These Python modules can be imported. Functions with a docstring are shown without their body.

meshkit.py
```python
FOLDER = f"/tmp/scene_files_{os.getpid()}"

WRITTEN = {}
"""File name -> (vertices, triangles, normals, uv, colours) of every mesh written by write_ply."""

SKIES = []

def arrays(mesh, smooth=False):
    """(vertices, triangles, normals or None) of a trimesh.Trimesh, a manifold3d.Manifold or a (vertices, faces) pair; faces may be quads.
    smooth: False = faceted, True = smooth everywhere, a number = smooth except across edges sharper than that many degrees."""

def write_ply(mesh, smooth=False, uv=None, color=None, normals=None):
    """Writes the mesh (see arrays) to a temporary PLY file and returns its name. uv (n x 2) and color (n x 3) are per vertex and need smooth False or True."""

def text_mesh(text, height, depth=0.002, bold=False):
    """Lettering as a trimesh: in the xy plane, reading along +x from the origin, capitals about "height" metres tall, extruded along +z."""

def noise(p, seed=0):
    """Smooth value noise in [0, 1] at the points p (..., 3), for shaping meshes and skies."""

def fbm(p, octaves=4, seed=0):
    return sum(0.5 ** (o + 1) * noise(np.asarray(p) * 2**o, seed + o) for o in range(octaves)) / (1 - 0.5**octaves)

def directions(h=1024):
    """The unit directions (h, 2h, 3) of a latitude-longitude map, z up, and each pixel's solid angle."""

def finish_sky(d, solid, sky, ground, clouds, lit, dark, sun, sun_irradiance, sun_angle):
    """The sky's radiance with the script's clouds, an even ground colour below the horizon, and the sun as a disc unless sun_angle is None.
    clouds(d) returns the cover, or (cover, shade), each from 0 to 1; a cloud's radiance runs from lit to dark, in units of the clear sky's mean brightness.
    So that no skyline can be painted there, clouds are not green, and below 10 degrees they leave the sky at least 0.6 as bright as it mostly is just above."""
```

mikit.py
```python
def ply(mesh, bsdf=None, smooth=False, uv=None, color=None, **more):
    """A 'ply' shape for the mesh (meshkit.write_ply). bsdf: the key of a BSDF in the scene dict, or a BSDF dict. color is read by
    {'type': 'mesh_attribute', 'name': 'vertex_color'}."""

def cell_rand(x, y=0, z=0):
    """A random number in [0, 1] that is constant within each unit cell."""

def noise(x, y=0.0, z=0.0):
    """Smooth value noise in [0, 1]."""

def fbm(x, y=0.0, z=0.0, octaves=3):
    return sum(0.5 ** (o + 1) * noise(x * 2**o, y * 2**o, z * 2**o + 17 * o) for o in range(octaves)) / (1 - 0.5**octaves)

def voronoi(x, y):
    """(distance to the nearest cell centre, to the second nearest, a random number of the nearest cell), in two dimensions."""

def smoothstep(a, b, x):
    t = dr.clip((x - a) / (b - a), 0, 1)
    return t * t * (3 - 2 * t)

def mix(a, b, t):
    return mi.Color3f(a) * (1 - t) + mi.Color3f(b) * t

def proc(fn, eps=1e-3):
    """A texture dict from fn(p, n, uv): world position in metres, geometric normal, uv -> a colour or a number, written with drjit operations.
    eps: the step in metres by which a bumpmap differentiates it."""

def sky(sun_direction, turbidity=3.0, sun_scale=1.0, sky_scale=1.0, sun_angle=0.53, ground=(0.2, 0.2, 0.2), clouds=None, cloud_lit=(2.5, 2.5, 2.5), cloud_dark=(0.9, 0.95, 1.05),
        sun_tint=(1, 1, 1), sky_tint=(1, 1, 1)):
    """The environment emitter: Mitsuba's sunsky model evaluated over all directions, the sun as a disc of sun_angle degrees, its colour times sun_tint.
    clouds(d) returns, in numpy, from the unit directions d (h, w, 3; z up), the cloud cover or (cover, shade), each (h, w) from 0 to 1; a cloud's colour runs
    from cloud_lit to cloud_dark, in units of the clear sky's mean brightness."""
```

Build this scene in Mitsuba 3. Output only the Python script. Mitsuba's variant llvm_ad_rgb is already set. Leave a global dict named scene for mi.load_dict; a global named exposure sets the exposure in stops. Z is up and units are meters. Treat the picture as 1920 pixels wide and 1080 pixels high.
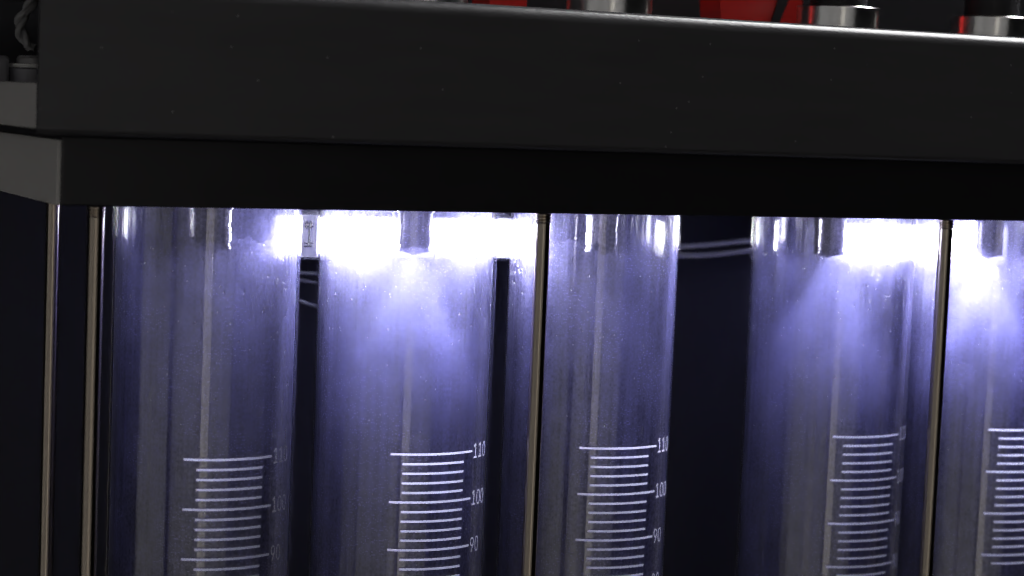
import math
import numpy as np, trimesh, mitsuba as mi, drjit as dr, mikit, meshkit
from shapely.geometry import Polygon, box as sbox

T = mi.ScalarTransform4f
MM = 0.001
scene, labels = {}, {}

# ------------------------------------------------------------------ camera, lamps, exposure
CAM = np.array([-230.549, -439.102, 76.019]) * MM
RIGHT = np.array([0.90275, -0.42827, 0.04043])
UP = np.array([0.0007, 0.09544, 0.99543])
FWD = np.array([0.43017, 0.8986, -0.08646])
M = np.eye(4)
M[:3, 0], M[:3, 1], M[:3, 2], M[:3, 3] = -RIGHT, UP, FWD, CAM
scene['camera'] = {'type': 'thinlens', 'to_world': T(M), 'fov': math.degrees(2 * math.atan(960 / 4026.7)), 'fov_axis': 'x',
                   'near_clip': 0.01, 'far_clip': 20.0, 'aperture_radius': 0.0022, 'focus_distance': 0.468}
exposure = 0.0

LED_TINT = np.array([0.66, 0.67, 1.0])
LED_CORE, LED_HALO = 420.0, 1.5
MIST = 28.0


def rgb(*v):
    return {'type': 'rgb', 'value': [float(x) for x in v]}


def soft_lamp(key, pos, target, w, h, radiance, label):
    """A studio softbox: a black shell with a lit diffuser facing its target."""
    pos, target = np.array(pos, float), np.array(target, float)
    tw = T().look_at(origin=pos.tolist(), target=target.tolist(), up=[0, 0.02, 1])
    scene[key + '__glow_sheet'] = {'type': 'rectangle', 'to_world': tw @ T().scale([w / 2, h / 2, 1]), 'bsdf': {'type': 'diffuse', 'reflectance': rgb(.7, .7, .7)},
                                 'emitter': {'type': 'area', 'radiance': rgb(*radiance)}}
    scene[key + '__shell'] = {'type': 'cube', 'to_world': tw @ T().translate([0, 0, -0.05]) @ T().scale([w / 2 + .01, h / 2 + .01, 0.045]), 'bsdf': {'type': 'diffuse', 'reflectance': rgb(.03, .03, .03)}}
    labels[key] = {'label': label, 'category': 'studio lamp'}


soft_lamp('overhead_softbox', (1.0, 0.12, 1.2), (0.1, -0.03, 0.1), 0.9, 0.6, (15.0, 14.9, 14.8), 'large softbox hanging high above the right end of the tester')
soft_lamp('strip_softbox', (-0.55, -1.72, -0.05), (0, 0, 0.0), 0.30, 2.4, (0.42, 0.385, 0.33), 'tall narrow softbox standing behind the camera')
soft_lamp('wide_fill_light', (-0.95, -2.05, -0.05), (0, 0, 0.0), 3.6, 2.6, (0.062, 0.058, 0.055), 'very wide dim fill light added behind the camera')  # unseen fill, added to lift the cylinders evenly
soft_lamp('window_softbox', (-2.35, -0.45, 0.0), (-0.1, 0, 0.0), 1.9, 2.6, (0.075, 0.071, 0.069), 'wide dim softbox standing at the left of the tester')

# ------------------------------------------------------------------ helpers
def numbered(name):
    if name not in used:
        used[name] = 0
        return name
    used[name] += 1
    return f'{name}_{used[name]:03d}'


used = {}


def tag(key, label=None, cat=None, group=None, kind=None):
    d = labels.setdefault(key, {})
    for k, v in (('label', label), ('category', cat), ('group', group), ('kind', kind)):
        if v:
            d[k] = v
    return key


def add(parent, name, mesh, bsdf, smooth=False, **more):
    """One entry of the scene; its vertices are given in millimetres."""
    key = numbered(f'{parent}__{name}' if parent else name)
    if isinstance(mesh, (list, tuple)) and len(mesh) and isinstance(mesh[0], trimesh.Trimesh):
        mesh = trimesh.util.concatenate(list(mesh))
    m = trimesh.Trimesh(np.asarray(mesh.vertices) * MM, mesh.faces, process=False)
    scene[key] = mikit.ply(m, bsdf, smooth=smooth, **more)
    return key


def thing(name, label, cat, group=None):
    key = numbered(name)
    tag(key, label, cat, group)
    return key


def lathe(profile, n=96, axis=(0, 0), a0=0.0, a1=2 * math.pi, closed=False):
    """Surface of revolution of (r, z) points about a vertical axis; closed joins the last point to the first."""
    p = np.asarray(profile, float)
    full = abs(a1 - a0 - 2 * math.pi) < 1e-9
    ang = np.linspace(a0, a1, n, endpoint=not full)
    v = np.stack([axis[0] + p[None, :, 0] * np.sin(ang)[:, None], axis[1] - p[None, :, 0] * np.cos(ang)[:, None], np.broadcast_to(p[:, 1], (n, len(p)))], -1).reshape(-1, 3)
    k, f = len(p), []
    for i in range(n if full else n - 1):
        i2 = (i + 1) % n
        for j in range(k if closed else k - 1):
            j2 = (j + 1) % k
            a, b, c, d = i * k + j, i2 * k + j, i2 * k + j2, i * k + j2
            f += [[a, b, c], [a, c, d]]
    return trimesh.Trimesh(v, f, process=False)


def capped(profile, **k):
    p = list(profile)
    if not k.get('closed') and p[-1][1] < p[0][1]:
        p = p[::-1]
    m = lathe(p, **k)
    m.merge_vertices()
    m.update_faces(m.nondegenerate_faces())
    return m


def rounded(x0, x1, y0, y1, z0, z1, r=0.6, seg=3):
    """A box whose edges along its longest side are rounded and whose ends are chamfered a little."""
    import manifold3d as mf
    r = min(r, (x1 - x0) / 2.01, (y1 - y0) / 2.01, (z1 - z0) / 2.01)
    s = mf.Manifold.sphere(r, 4 * seg)
    c = [s.translate([x, y, z]) for x in (x0 + r, x1 - r) for y in (y0 + r, y1 - r) for z in (z0 + r, z1 - r)]
    m = mf.Manifold.batch_hull(c).to_mesh()
    return trimesh.Trimesh(m.vert_properties[:, :3], m.tri_verts, process=False)


def extrude_x(poly, x0, x1):
    """A (y, z) outline extruded along x."""
    m = trimesh.creation.extrude_polygon(poly, x1 - x0, engine='earcut')
    v = np.array(m.vertices)
    return trimesh.Trimesh(np.stack([v[:, 2] + x0, v[:, 0], v[:, 1]], -1), m.faces, process=False)


def tube(points, r, sides=10):
    p = np.asarray(points, float)
    t = np.gradient(p, axis=0)
    t /= np.linalg.norm(t, axis=1, keepdims=True)
    a = np.cross(t, [0.31, 0.12, 0.94])
    a /= np.linalg.norm(a, axis=1, keepdims=True)
    b = np.cross(t, a)
    g = np.arange(sides) * 2 * np.pi / sides
    rr = np.broadcast_to(r, (len(p),))
    v = p[:, None] + rr[:, None, None] * (np.cos(g)[None, :, None] * a[:, None] + np.sin(g)[None, :, None] * b[:, None])
    f = []
    for i in range(len(p) - 1):
        for j in range(sides):
            q = [i * sides + j, i * sides + (j + 1) % sides, (i + 1) * sides + (j + 1) % sides, (i + 1) * sides + j]
            f += [[q[0], q[1], q[2]], [q[0], q[2], q[3]]]
    for base in (0, (len(p) - 1) * sides):
        f += [[base, base + j, base + j + 1] for j in range(1, sides - 1)]
    return trimesh.Trimesh(v.reshape(-1, 3), f, process=False)


def spline(pts, n=40):
    from scipy.interpolate import CubicSpline
    p = np.asarray(pts, float)
    s = np.r_[0, np.cumsum(np.linalg.norm(np.diff(p, axis=0), axis=1))]
    return CubicSpline(s, p)(np.linspace(0, s[-1], n))


def bent_strip(cx, cy, a0, a1, z0, z1, r=20.3, n=20):
    """A printed line on a cylinder: one sheet of ink that follows its wall."""
    return lathe([(r, z0), (r, z1)], n=n, axis=(cx, cy), a0=a0, a1=a1)


def bent_text(text, cx, cy, a0, zmid, height, r=20.3, squeeze=0.64):
    m = meshkit.text_mesh(text, height, depth=0.1)
    m.update_faces((m.face_normals[:, 2] > .5) & (np.array(m.vertices)[m.faces][:, :, 2].min(1) > .05))
    m.remove_unreferenced_vertices()
    m = m.subdivide_to_size(0.5)
    v = np.array(m.vertices)
    a = a0 + v[:, 0] * squeeze / r
    rad = r + 0 * v[:, 2]
    return trimesh.Trimesh(np.stack([cx + rad * np.sin(a), cy - rad * np.cos(a), zmid - height / 2 + v[:, 1]], -1), m.faces, process=False)


# ------------------------------------------------------------------ materials
N, F, V, S, MIX, R_ = mikit.noise, mikit.fbm, mikit.voronoi, mikit.smoothstep, mikit.mix, mikit.cell_rand


def black_paint(p, n, uv):
    x, y, z = p.x * 1000, p.y * 1000, p.z * 1000
    d, _, w = V(x * 0.16, z * 0.16 + y * 0.13)
    speck = S(0.05, 0.02, d) * S(0.82, 0.9, w)
    wipe = F(x * .05, z * .35, y * .05, 3)
    return MIX(mi.Color3f(.066, .066, .071), mi.Color3f(.080, .080, .086), wipe) + mi.Color3f(.16) * speck


def black_rough(p, n, uv):
    x, y, z = p.x * 1000, p.y * 1000, p.z * 1000
    return 0.22 + 0.09 * F(x * .08, z * .3, y * .1, 3)


def fine_grain(p, n, uv):
    x, y, z = p.x * 1000, p.y * 1000, p.z * 1000
    return 0.00003 * F(x * 1.6, y * 1.6, z * 1.6, 2)


def steel_rough(p, n, uv):
    return 0.17 + 0.05 * F(p.x * 300, p.y * 300, p.z * 40, 2)


def film_colour(p, n, uv):
    """Oil film on the inside of the glass: thin clouds, vertical runs and tiny drops."""
    x, y, z = p.x * 1000, p.y * 1000, p.z * 1000
    runs = F(x * 1.1, y * 1.1, z * .02, 3)
    cloud = F(x * .12, y * .12, z * .07, 3)
    fine = F(x * 2.2, y * 2.2, z * 1.6, 2)
    drop = S(.66, .80, N(x * 3.1, y * 3.1, z * 3.1)) * S(.45, .6, cloud)
    g = .34 + .40 * (runs - .5) + .42 * (cloud - .5) + .30 * (fine - .5)
    g = dr.clip(g + .35 * drop, 0.06, .97)
    return mi.Color3f(g * .60, g * .585, g)


scene['black_paint'] = {'type': 'bumpmap', 'texture': mikit.proc(fine_grain, 2e-4), 'scale': 1.0,
                        'bsdf': {'type': 'principled', 'base_color': mikit.proc(black_paint), 'roughness': mikit.proc(black_rough), 'specular': 0.5}}
scene['shaded_black_paint'] = {'type': 'principled', 'base_color': rgb(.026, .026, .030), 'roughness': mikit.proc(black_rough), 'specular': .5}  # black darkened to stand in for shade under the overhanging cover
scene['grey_paint'] = {'type': 'principled', 'base_color': rgb(.60, .59, .58), 'roughness': .45, 'specular': .4}
scene['dark_plastic'] = {'type': 'principled', 'base_color': rgb(.022, .022, .026), 'roughness': .5, 'specular': .4}
scene['panel_paint'] = {'type': 'principled', 'base_color': rgb(.03, .03, .036), 'roughness': .6, 'specular': .3}
scene['backdrop_paint'] = {'type': 'diffuse', 'reflectance': rgb(.012, .012, .015)}
scene['rod_steel'] = {'type': 'principled', 'base_color': rgb(.42, .365, .30), 'metallic': 1.0, 'roughness': mikit.proc(steel_rough)}
scene['nozzle_steel'] = {'type': 'principled', 'base_color': rgb(.13, .125, .13), 'metallic': 1.0, 'roughness': .22}
scene['bright_steel'] = {'type': 'principled', 'base_color': rgb(.80, .80, .79), 'metallic': 1.0, 'roughness': .2}
scene['red_plastic'] = {'type': 'principled', 'base_color': rgb(.80, .03, .025), 'roughness': .35, 'specular': .5}
scene['red_rubber'] = {'type': 'principled', 'base_color': rgb(.3, .03, .03), 'roughness': .5}
scene['white_tape'] = {'type': 'diffuse', 'reflectance': rgb(.82, .82, .82)}
scene['copper_trace'] = {'type': 'principled', 'base_color': rgb(.10, .09, .10), 'roughness': .4}
scene['wire_grey'] = {'type': 'principled', 'base_color': rgb(.5, .5, .52), 'roughness': .4}
scene['print_white'] = {'type': 'principledthin', 'base_color': rgb(.96, .96, .97), 'roughness': .6, 'diff_trans': 1.9, 'spec_trans': 0.0, 'eta': 1.3}
scene['hose_grey'] = {'type': 'principled', 'base_color': rgb(.26, .26, .27), 'roughness': .35}
scene['cup_grey'] = {'type': 'principled', 'base_color': rgb(.24, .24, .27), 'roughness': .4}
scene['rim_white'] = {'type': 'principled', 'base_color': rgb(.75, .75, .75), 'roughness': .35}
scene['clear_sleeve'] = {'type': 'thindielectric', 'int_ior': 1.4, 'ext_ior': 1.0}
scene['droplet'] = {'type': 'dielectric', 'int_ior': 1.44, 'ext_ior': 1.0}
scene['clear'] = {'type': 'null'}
scene['glass'] = {'type': 'thindielectric', 'int_ior': 1.5, 'ext_ior': 1.0}
scene['thin_film'] = {'type': 'mask', 'opacity': 0.13, 'bsdf': {'type': 'principledthin', 'base_color': mikit.proc(film_colour), 'roughness': .42, 'diff_trans': 1.1, 'spec_trans': 0.4, 'eta': 1.4}}
scene['oil_film'] = {'type': 'mask', 'opacity': 0.25, 'bsdf': {'type': 'principledthin', 'base_color': mikit.proc(film_colour), 'roughness': .42, 'diff_trans': 1.1, 'spec_trans': 0.52, 'eta': 1.4}}

# ------------------------------------------------------------------ the dark background
add(None, 'backdrop', rounded(-900, 1200, 700, 720, -500, 900, 1), 'backdrop_paint')
tag('backdrop', 'plain black backdrop far behind the tester', kind='structure')
bp = thing('cabinet_back_panel', 'dark navy metal back panel behind the glass cylinders', 'panel')
add(bp, 'sheet', rounded(-150, 216, 62, 64, -125, 140, .6), 'panel_paint', 30)
add(None, 'base_plate', rounded(-150, 216, -45, 66, -134, -125.6, 1.2), 'dark_plastic', 30)
tag('base_plate', 'black base plate on which the glass cylinders stand', 'base plate')

# ------------------------------------------------------------------ housing: lower rail box and upper cover
X0, X1 = -138.0, 203.8
L0, L1 = -132.3, 198.0
hs = thing('tester_housing', 'satin black housing with grey end faces above the glass cylinders', 'machine housing')
add(hs, 'lower_box', rounded(L0 + .86, L1 - .86, -30, 58, 52.6, 66.0, .35), 'shaded_black_paint', 40)
for s, (a, b) in enumerate(((L0, L0 + .85), (L1 - .85, L1))):
    k = add(hs, 'end_panel', rounded(a, b, -29.9, 57.9, 52.65, 65.2, .2), 'grey_paint', 40)
tag(k.replace('_001', ''), 'grey end face of the lower box')
# the cover is one bent sheet: front face, a round bend and the deck
r, t = 3.0, 1.4
arc = lambda cy, cz, rr, a0, a1, n=10: [(cy + rr * math.cos(a), cz + rr * math.sin(a)) for a in np.linspace(a0, a1, n)]
outer = arc(-38 + 1.3, 66.3 + 1.3, 1.3, 1.5 * math.pi, math.pi, 8) + arc(-38 + r, 95.7 - r, r, math.pi, .5 * math.pi, 12) + [(60, 95.7)]
inner = [(60, 95.7 - t)] + [(-38 + r, 95.7 - t), (-38 + t, 95.7 - r), (-38 + t, 67.0)]
add(hs, 'cover', extrude_x(Polygon(outer + inner), X0, X1), 'black_paint', 50)
add(hs, 'tray', rounded(X0 + 1.2, X1 - 1.2, -36.3, 58, 66.1, 67.2, .3), 'dark_plastic', 30)
k = add(hs, 'side_rail', rounded(X0 + .25, X0 + 1.15, -36.2, 57, 67.3, 75.9, .3), 'grey_paint', 40)
tag(k, 'grey side rail of the upper tray')

# ------------------------------------------------------------------ things on the deck and in the open left end
TX = [-92.27, -46.63, 0.0, 65.74, 112.51]
TY = [0.95, -0.37, -0.36, -0.36, 0.13]
TH = [0.011, -0.003, -0.054, 0.016, -0.012]
NAMES = ['leftmost', 'second from the left', 'third from the left, left of the dark gap', 'fourth from the left, right of the dark gap', 'rightmost']
for i in (1, 2, 3, 4):
    ax = (TX[i] + [0, 1.6, 1.2, -2.0, -2.6][i], TY[i])
    h = thing('injector_holder', f'bright steel ring and black body on the deck, {["", "cut off at the top edge, leftmost", "left of the red clamp", "right of the red clamp", "rightmost"][i]}', 'injector holder', 'steel rings on the deck')
    add(h, 'ring', capped([(0, 95.8), (9.7, 95.8), (9.9, 96.1), (9.9, 101.6), (9.6, 101.9), (0, 101.9)], axis=ax), 'bright_steel', 30)
    add(h, 'body', capped([(0, 102.0), (6.8, 102.0), (6.8, 114), (0, 114)], n=64, axis=ax), 'dark_plastic', 30)

for name, x0, x1, lab in (('red_clamp', 46, 68, 'red plastic clamp with a dark slanting slot on the deck'), ('red_clamp', -17, -9, 'red sliver of a clamp at the top edge of the picture')):
    c = thing(name, lab, 'clamp')
    pl = Polygon([(x0, 95.8), (x1, 95.8), (x1, 110), (x0 - 3, 110), (x0 - 1.5, 98)]).buffer(-.8).buffer(.8)
    m = trimesh.creation.extrude_polygon(pl, 10, engine='earcut')
    v = np.array(m.vertices)
    add(c, 'body', trimesh.Trimesh(np.stack([v[:, 0], 32 - v[:, 2], v[:, 1]], -1), m.faces, process=False), 'red_plastic', 30)
    if x0 > 0:
        pl = Polygon([(x0 + 12, 96.0), (x0 + 14.2, 96.0), (x0 + 19.5, 109), (x0 + 16, 109)])
        m = trimesh.creation.extrude_polygon(pl, .4, engine='earcut')
        v = np.array(m.vertices)
        add(c, 'slot', trimesh.Trimesh(np.stack([v[:, 0], 21.9 - v[:, 2], v[:, 1]], -1), m.faces, process=False), 'dark_plastic')

cup = thing('grey_fitting', 'grey round fitting with a white rim under the open left end', 'fitting')
cx, cy = -128.6, 8.0
add(cup, 'body', capped([(0, 67.3), (4.6, 67.3), (4.6, 78.6), (4.3, 78.8), (0, 78.8)], n=64, axis=(cx, cy)), 'cup_grey', 30)
add(cup, 'rim', capped([(3.6, 78.9), (4.7, 78.9), (4.9, 79.2), (4.7, 79.7), (3.6, 79.7)], n=64, axis=(cx, cy), closed=True), 'rim_white', 30)
add(cup, 'cap', capped([(0, 79.0), (3.4, 79.0), (3.4, 80.8), (2.9, 81.4), (0, 81.6)], n=64, axis=(cx, cy)), 'hose_grey', 30)
add(None, 'grey_bracket', rounded(-137.0, -134.0, 5, 8, 67.3, 81.2, .9), 'cup_grey', 40)
tag('grey_bracket', 'small grey upright bracket left of the fitting at the picture edge', 'bracket')
hp = spline([(-128.6, 9, 83.0), (-130.6, 9.5, 85.4), (-130.9, 10, 88.5), (-129.2, 10, 91.5), (-128.2, 10, 94), (-128.8, 10, 98), (-128.4, 10, 106)], 60)
tw = [tube(hp + np.stack([.7 * np.cos(np.linspace(0, 22, 60) + o), .7 * np.sin(np.linspace(0, 22, 60) + o), 0 * np.linspace(0, 1, 60)], -1), .75, 8) for o in (0, math.pi)]
add(None, 'twisted_cable', tw, 'hose_grey', True)
tag('twisted_cable', 'twisted grey cable rising behind the top left corner', 'cable')

# ------------------------------------------------------------------ support rods
def rod(x, y, label):
    t = thing('support_rod', label, 'rod', 'steel rods of the tester')
    add(t, 'shaft', capped([(0, -125), (1.62, -125), (1.62, 50.3), (0, 50.3)], n=48, axis=(x, y)), 'rod_steel', 30)
    pr = [(0, 50.35)]
    for k in range(3):
        z = 50.4 + k * .7
        pr += [(1.55, z), (1.78, z + .2), (1.78, z + .45), (1.55, z + .65)]
    add(t, 'thread', capped(pr + [(0, 52.5)], n=48, axis=(x, y)), 'rod_steel', 30)


rod(-116.8, 36.7, 'leftmost steel rod, behind the other rod left of the cylinders')
rod(-123.7, -27.0, 'steel rod in front, just left of the leftmost glass cylinder')
rod(-26.5, -27.0, 'steel rod in front of the left edge of the third cylinder')
rod(79.3, -27.0, 'steel rod in front between the two right cylinders')

# ------------------------------------------------------------------ LED strips and their wires
def led_strip(x0, x1, lit, glow, marks, label):
    t = thing('led_strip', label, 'light strip', 'lit strips behind the cylinders')
    add(t, 'tape', rounded(x0, x1, 30.7, 31.2, 38.0, 48.0, .2), 'white_tape')
    cores, halos = [], []
    for a, b in lit:
        pl = sbox(a, 39.1, b, 47.1).buffer(-2.5).buffer(2.5, 8)
        m = trimesh.creation.triangulate_polygon(pl, engine='earcut')
        cores.append(trimesh.Trimesh(np.stack([m[0][:, 0], 29.0 + 0 * m[0][:, 0], m[0][:, 1]], -1), m[1], process=False))
    for a, b in glow:
        halos.append(trimesh.Trimesh([[a, 29.7, 38.3], [b, 29.7, 38.3], [b, 29.7, 47.7], [a, 29.7, 47.7]], [[0, 1, 2], [0, 2, 3]], process=False))  # dim glowing sheet, added for lamp light spread over the tape
    for nm, ms, power in (('lamp', cores, LED_CORE), ('glow_sheet', halos, LED_HALO)):
        for m in ms:
            if m.face_normals[:, 1].mean() > 0:
                m.faces = m.faces[:, ::-1]
            key = add(t, nm, m, 'clear_sleeve')
            scene[key]['emitter'] = {'type': 'area', 'radiance': rgb(*(LED_TINT * power))}
    for c in marks:
        add(t, 'trace', rounded(c - .16, c + .16, 30.45, 30.65, 40.6, 45.6, .08), 'copper_trace')
        for z, hh in ((40.6, .16), (41.3, .16), (45.2, .16), (45.9, .16)):
            add(t, 'solder_pad', rounded(c - 1.2, c + .9, 30.4, 30.66, z - hh, z + hh, .08), 'copper_trace')
        for dx in (-.7, .3):
            add(t, 'solder_pad', rounded(c + dx - .14, c + dx + .14, 30.42, 30.64, 44.6, 46.6, .08), 'copper_trace')


led_strip(-68, -2.5, ((-66.4, -60.9), (-56.2, -42.5), (-21.5, -2.9)), ((-67.0, -60.7), (-56.3, -2.7)), (-58.4,), 'lit white strip of lamps behind the second cylinder, left of the dark gap')
led_strip(78, 143, ((92, 103.5), (105, 118), (121, 134)), ((84, 142.5),), (), 'lit white strip of lamps behind the two right cylinders')
for a, b in ((-69, -2), (77, 144)):
    add(hs, 'lamp_bracket', rounded(a, b, 31.3, 33.3, 37.2, 52.5, .3), 'dark_plastic', 30)
for dz, lab in ((0, 'upper grey wire crossing the dark gap between third and fourth cylinder'), (-2.6, 'lower grey wire crossing the dark gap between third and fourth cylinder')):
    w = spline([(-3, 33, 42 + dz), (15, 36, 41 + dz * .8), (35, 38, 40.6 + dz * .7), (52, 38, 41.2 + dz), (66, 37, 42.6 + dz), (79, 33, 43 + dz)], 60)
    key = add(None, 'strip_wire', tube(w, .78, 10), 'wire_grey', True)
    tag(key, lab, 'wire', 'wires between the strips')

for k, pts in enumerate((((-75, 44, 39), (-62, 40, 34.5), (-52, 41, 33.4), (-38, 44, 36.5)), ((-75, 46, 31), (-62, 42, 32.6), (-52, 41, 31.0), (-38, 44, 29.5)), ((-75, 46, 27), (-62, 42, 28.2), (-52, 41, 25.4), (-38, 45, 23)))):
    tag(add(None, 'loose_wire', tube(spline(pts), .5, 8), 'hose_grey', True), ['upper', 'middle', 'lower'][k] + ' of the thin loose wires in the gap between first and second cylinder', 'wire', 'loose wires behind the first gap')

# ------------------------------------------------------------------ glass cylinders with their printing, nozzles
UNIT = 1.042
LONG, SHORT = 0.493, 0.362
RO, RI = 20.0, 19.3
ZT, ZB = 52.35, -125.4
rng = np.random.default_rng(7)
for i in range(5):
    cx, cy, th = TX[i], TY[i], TH[i]
    c = thing('measuring_cylinder', ['leftmost glass cylinder, its 90 mark low at the right', 'second glass cylinder from the left, brightest below its nozzle', 'third glass cylinder from the left, with a steel rod before its left edge',
                                     'glass cylinder just right of the wide dark gap', 'rightmost glass cylinder, cut off by the picture edge'][i], 'measuring cylinder', 'glass cylinders in a row')
    add(c, 'glass', [lathe([(q, ZB), (q, ZT)], n=160, axis=(cx, cy)) for q in (RI, RO)], 'glass', True)
    top = [43.8, 43.2, 43.4, 42.6, 43.6][i]
    for nm, za, zb, mat in (('oil_film', ZB + 1, top, 'oil_film'), ('thin_film', top - 1.5, ZT - .4, 'thin_film')):
        m = lathe([(RI - (.35 if nm == 'oil_film' else .75), z) for z in ([za, zb - 6, zb] if nm == 'oil_film' else [za, zb])], n=360, axis=(cx, cy))
        v = np.array(m.vertices)
        edge = np.abs(v[:, 2] - top) < .01
        v[edge, 2] += 5.0 * (meshkit.fbm(np.stack([v[edge, 0] * .30, v[edge, 1] * .30, 0 * v[edge, 0] + i * 9], -1), 5, 11 + i) - .5)
        add(c, nm, trimesh.Trimesh(v, m.faces, process=False), mat, True)
    drops = []
    for _ in range(520):
        zz = 43.5 - abs(rng.normal(0, 26 if i in (1, 4) else 22))
        a = rng.uniform(0, 2 * math.pi)
        q = trimesh.creation.icosphere(1, rng.uniform(.08, .28))
        q.apply_scale([1, 1, rng.uniform(1, 1.8) if rng.random() > .03 else rng.uniform(5, 14)])
        q.apply_translation([cx + (RI - .55) * math.sin(a), cy - (RI - .55) * math.cos(a), zz])
        drops.append(q)
    tag(add(c, 'droplets', drops, 'droplet', True), kind='stuff')
    for v in range(110, 77, -2):
        z = (v - 110) * UNIT + [0.07, -.15, -.41, .14, .35][i]
        ha = LONG if v % 10 == 0 else SHORT
        add(c, 'graduation_line', bent_strip(cx, cy, th - ha, th + ha, z - .26, z + .26), 'print_white', 30)
        if v % 10 == 0:
            add(c, 'numeral', bent_text(str(v), cx, cy, th + LONG + .012, z, 3.3), 'print_white')

for i in range(5):
    ax = (TX[i] + [1.3, 1.6, 1.9, -1.0, .6][i], TY[i])
    z = 52.5
    nz = thing('injector_nozzle', ['steel nozzle inside the top of the leftmost cylinder', 'steel nozzle with a pointed tip in the second cylinder, before the bright strip', 'steel nozzle inside the top of the third cylinder',
                                   'dark steel nozzle just right of the wide dark gap', 'blurred steel nozzle in the rightmost cylinder'][i], 'nozzle', 'nozzles under the housing')
    add(nz, 'collar', capped([(0, z), (4.1, z), (4.1, z - 1.5), (3.95, z - 1.75), (0, z - 1.75)], n=64, axis=ax), 'nozzle_steel', 30)
    add(nz, 'body', capped([(0, z - 1.85), (3.7, z - 1.85), (3.7, z - 4.3), (3.5, z - 4.5), (3.5, z - 5.5), (3.7, z - 5.7), (3.7, z - 6.4), (3.58, z - 6.5), (3.58, z - 6.8), (3.7, z - 6.9), (3.7, z - 8.6), (3.45, z - 8.9), (3.45, z - 9.4), (3.7, z - 9.6), (3.7, z - 10.2), (3.5, z - 10.4), (0, z - 10.4)], n=64, axis=ax), 'nozzle_steel', 30)
    add(nz, 'tip', capped([(0, z - 10.5), (2.7, z - 10.5), (1.2, z - 10.9), (.5, z - 11.3), (0, z - 11.4)], n=48, axis=ax), 'nozzle_steel', 30)

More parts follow.
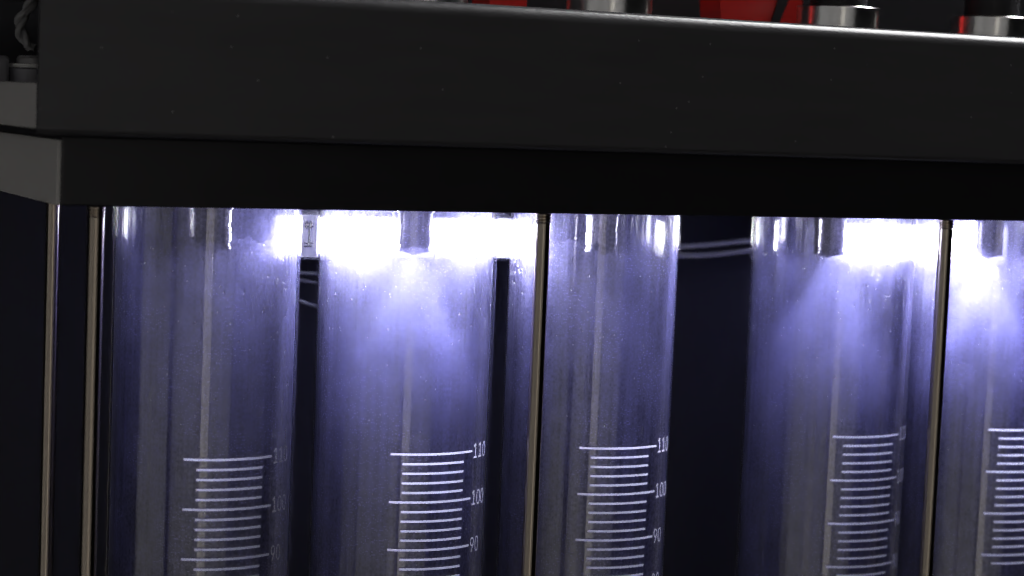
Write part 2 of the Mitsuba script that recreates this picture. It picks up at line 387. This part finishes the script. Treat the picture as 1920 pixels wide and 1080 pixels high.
# ------------------------------------------------------------------ fuel mist sprayed into the cylinders
def mist_grid(axis_offset, seed, cone, fog, n=(40, 40, 80), z0=-60.0, z1=52.0, r=18.3):
    """Density of the mist in a cylinder: a hollow spray cone under the nozzle that breaks up into clouds."""
    k, j, i = np.meshgrid((np.arange(n[2]) + .5) / n[2], (np.arange(n[1]) + .5) / n[1], (np.arange(n[0]) + .5) / n[0], indexing='ij')
    x, y, z = (i * 2 - 1) * r, (j * 2 - 1) * r, z0 + k * (z1 - z0)
    d = np.maximum(41.6 - z, 0)
    rad = np.hypot(x - axis_offset, y)
    wob = meshkit.fbm(np.stack([x * .16, y * .16, z * .09], -1), 4, seed)
    puff = meshkit.fbm(np.stack([x * .30, y * .30, z * .16], -1), 4, seed + 31)
    az = np.arctan2(y, x - axis_offset)
    jets = .35 + 1.3 * meshkit.fbm(np.stack([np.cos(az) * 2.6 + 9, np.sin(az) * 2.6 + 9, d * .05], -1), 3, seed + 77) ** 2 * 2.2
    ring = jets * np.exp(-((rad - d * (.42 + .3 * (wob - .5))) / (1.0 + d * .16)) ** 2) * np.exp(-d / 13.0) * (z < 41.6)
    cloud = np.clip(puff * 2.6 - .95, 0, None) * (np.exp(-((z - 40) / 30.0) ** 2) * (z < 41) + (z >= 41) * .12)
    return (cone * ring + fog * cloud + .03).astype(np.float32)


for i in range(5):
    cx, cy = TX[i], TY[i]
    g = mist_grid([1.3, 1.6, 1.9, -1.0, .6][i], 50 + 7 * i, [.12, 1.7, .25, 2.6, 2.4][i], [.10, .45, .16, .34, .42][i])
    z0, z1, r = -60.0, 52.0, 18.3
    tw = T().translate([(cx - r) * MM, (cy - r) * MM, z0 * MM]) @ T().scale([2 * r * MM, 2 * r * MM, (z1 - z0) * MM])
    scene[f'mist_medium_{i}'] = {'type': 'heterogeneous', 'albedo': {'type': 'constvolume', 'value': rgb(.54, .53, .985)}, 'scale': MIST,
                                 'sigma_t': {'type': 'gridvolume', 'grid': mi.VolumeGrid(g[..., None]), 'to_world': tw, 'filter_type': 'trilinear'}, 'phase': {'type': 'hg', 'g': 0.35}}
    key = add(None, 'fuel_mist', capped([(0, z0), (r - .05, z0), (r - .05, z1), (0, z1)], n=64, axis=(cx, cy)), 'clear', True,
              interior={'type': 'ref', 'id': f'mist_medium_{i}'})
    tag(key, ['thin fuel mist in the leftmost cylinder', 'bright fuel mist below the nozzle of the second cylinder', 'thin fuel mist in the third cylinder', 'white spray cone of mist just right of the wide dark gap',
              'white spray of mist in the rightmost cylinder'][i], 'mist', kind='stuff')
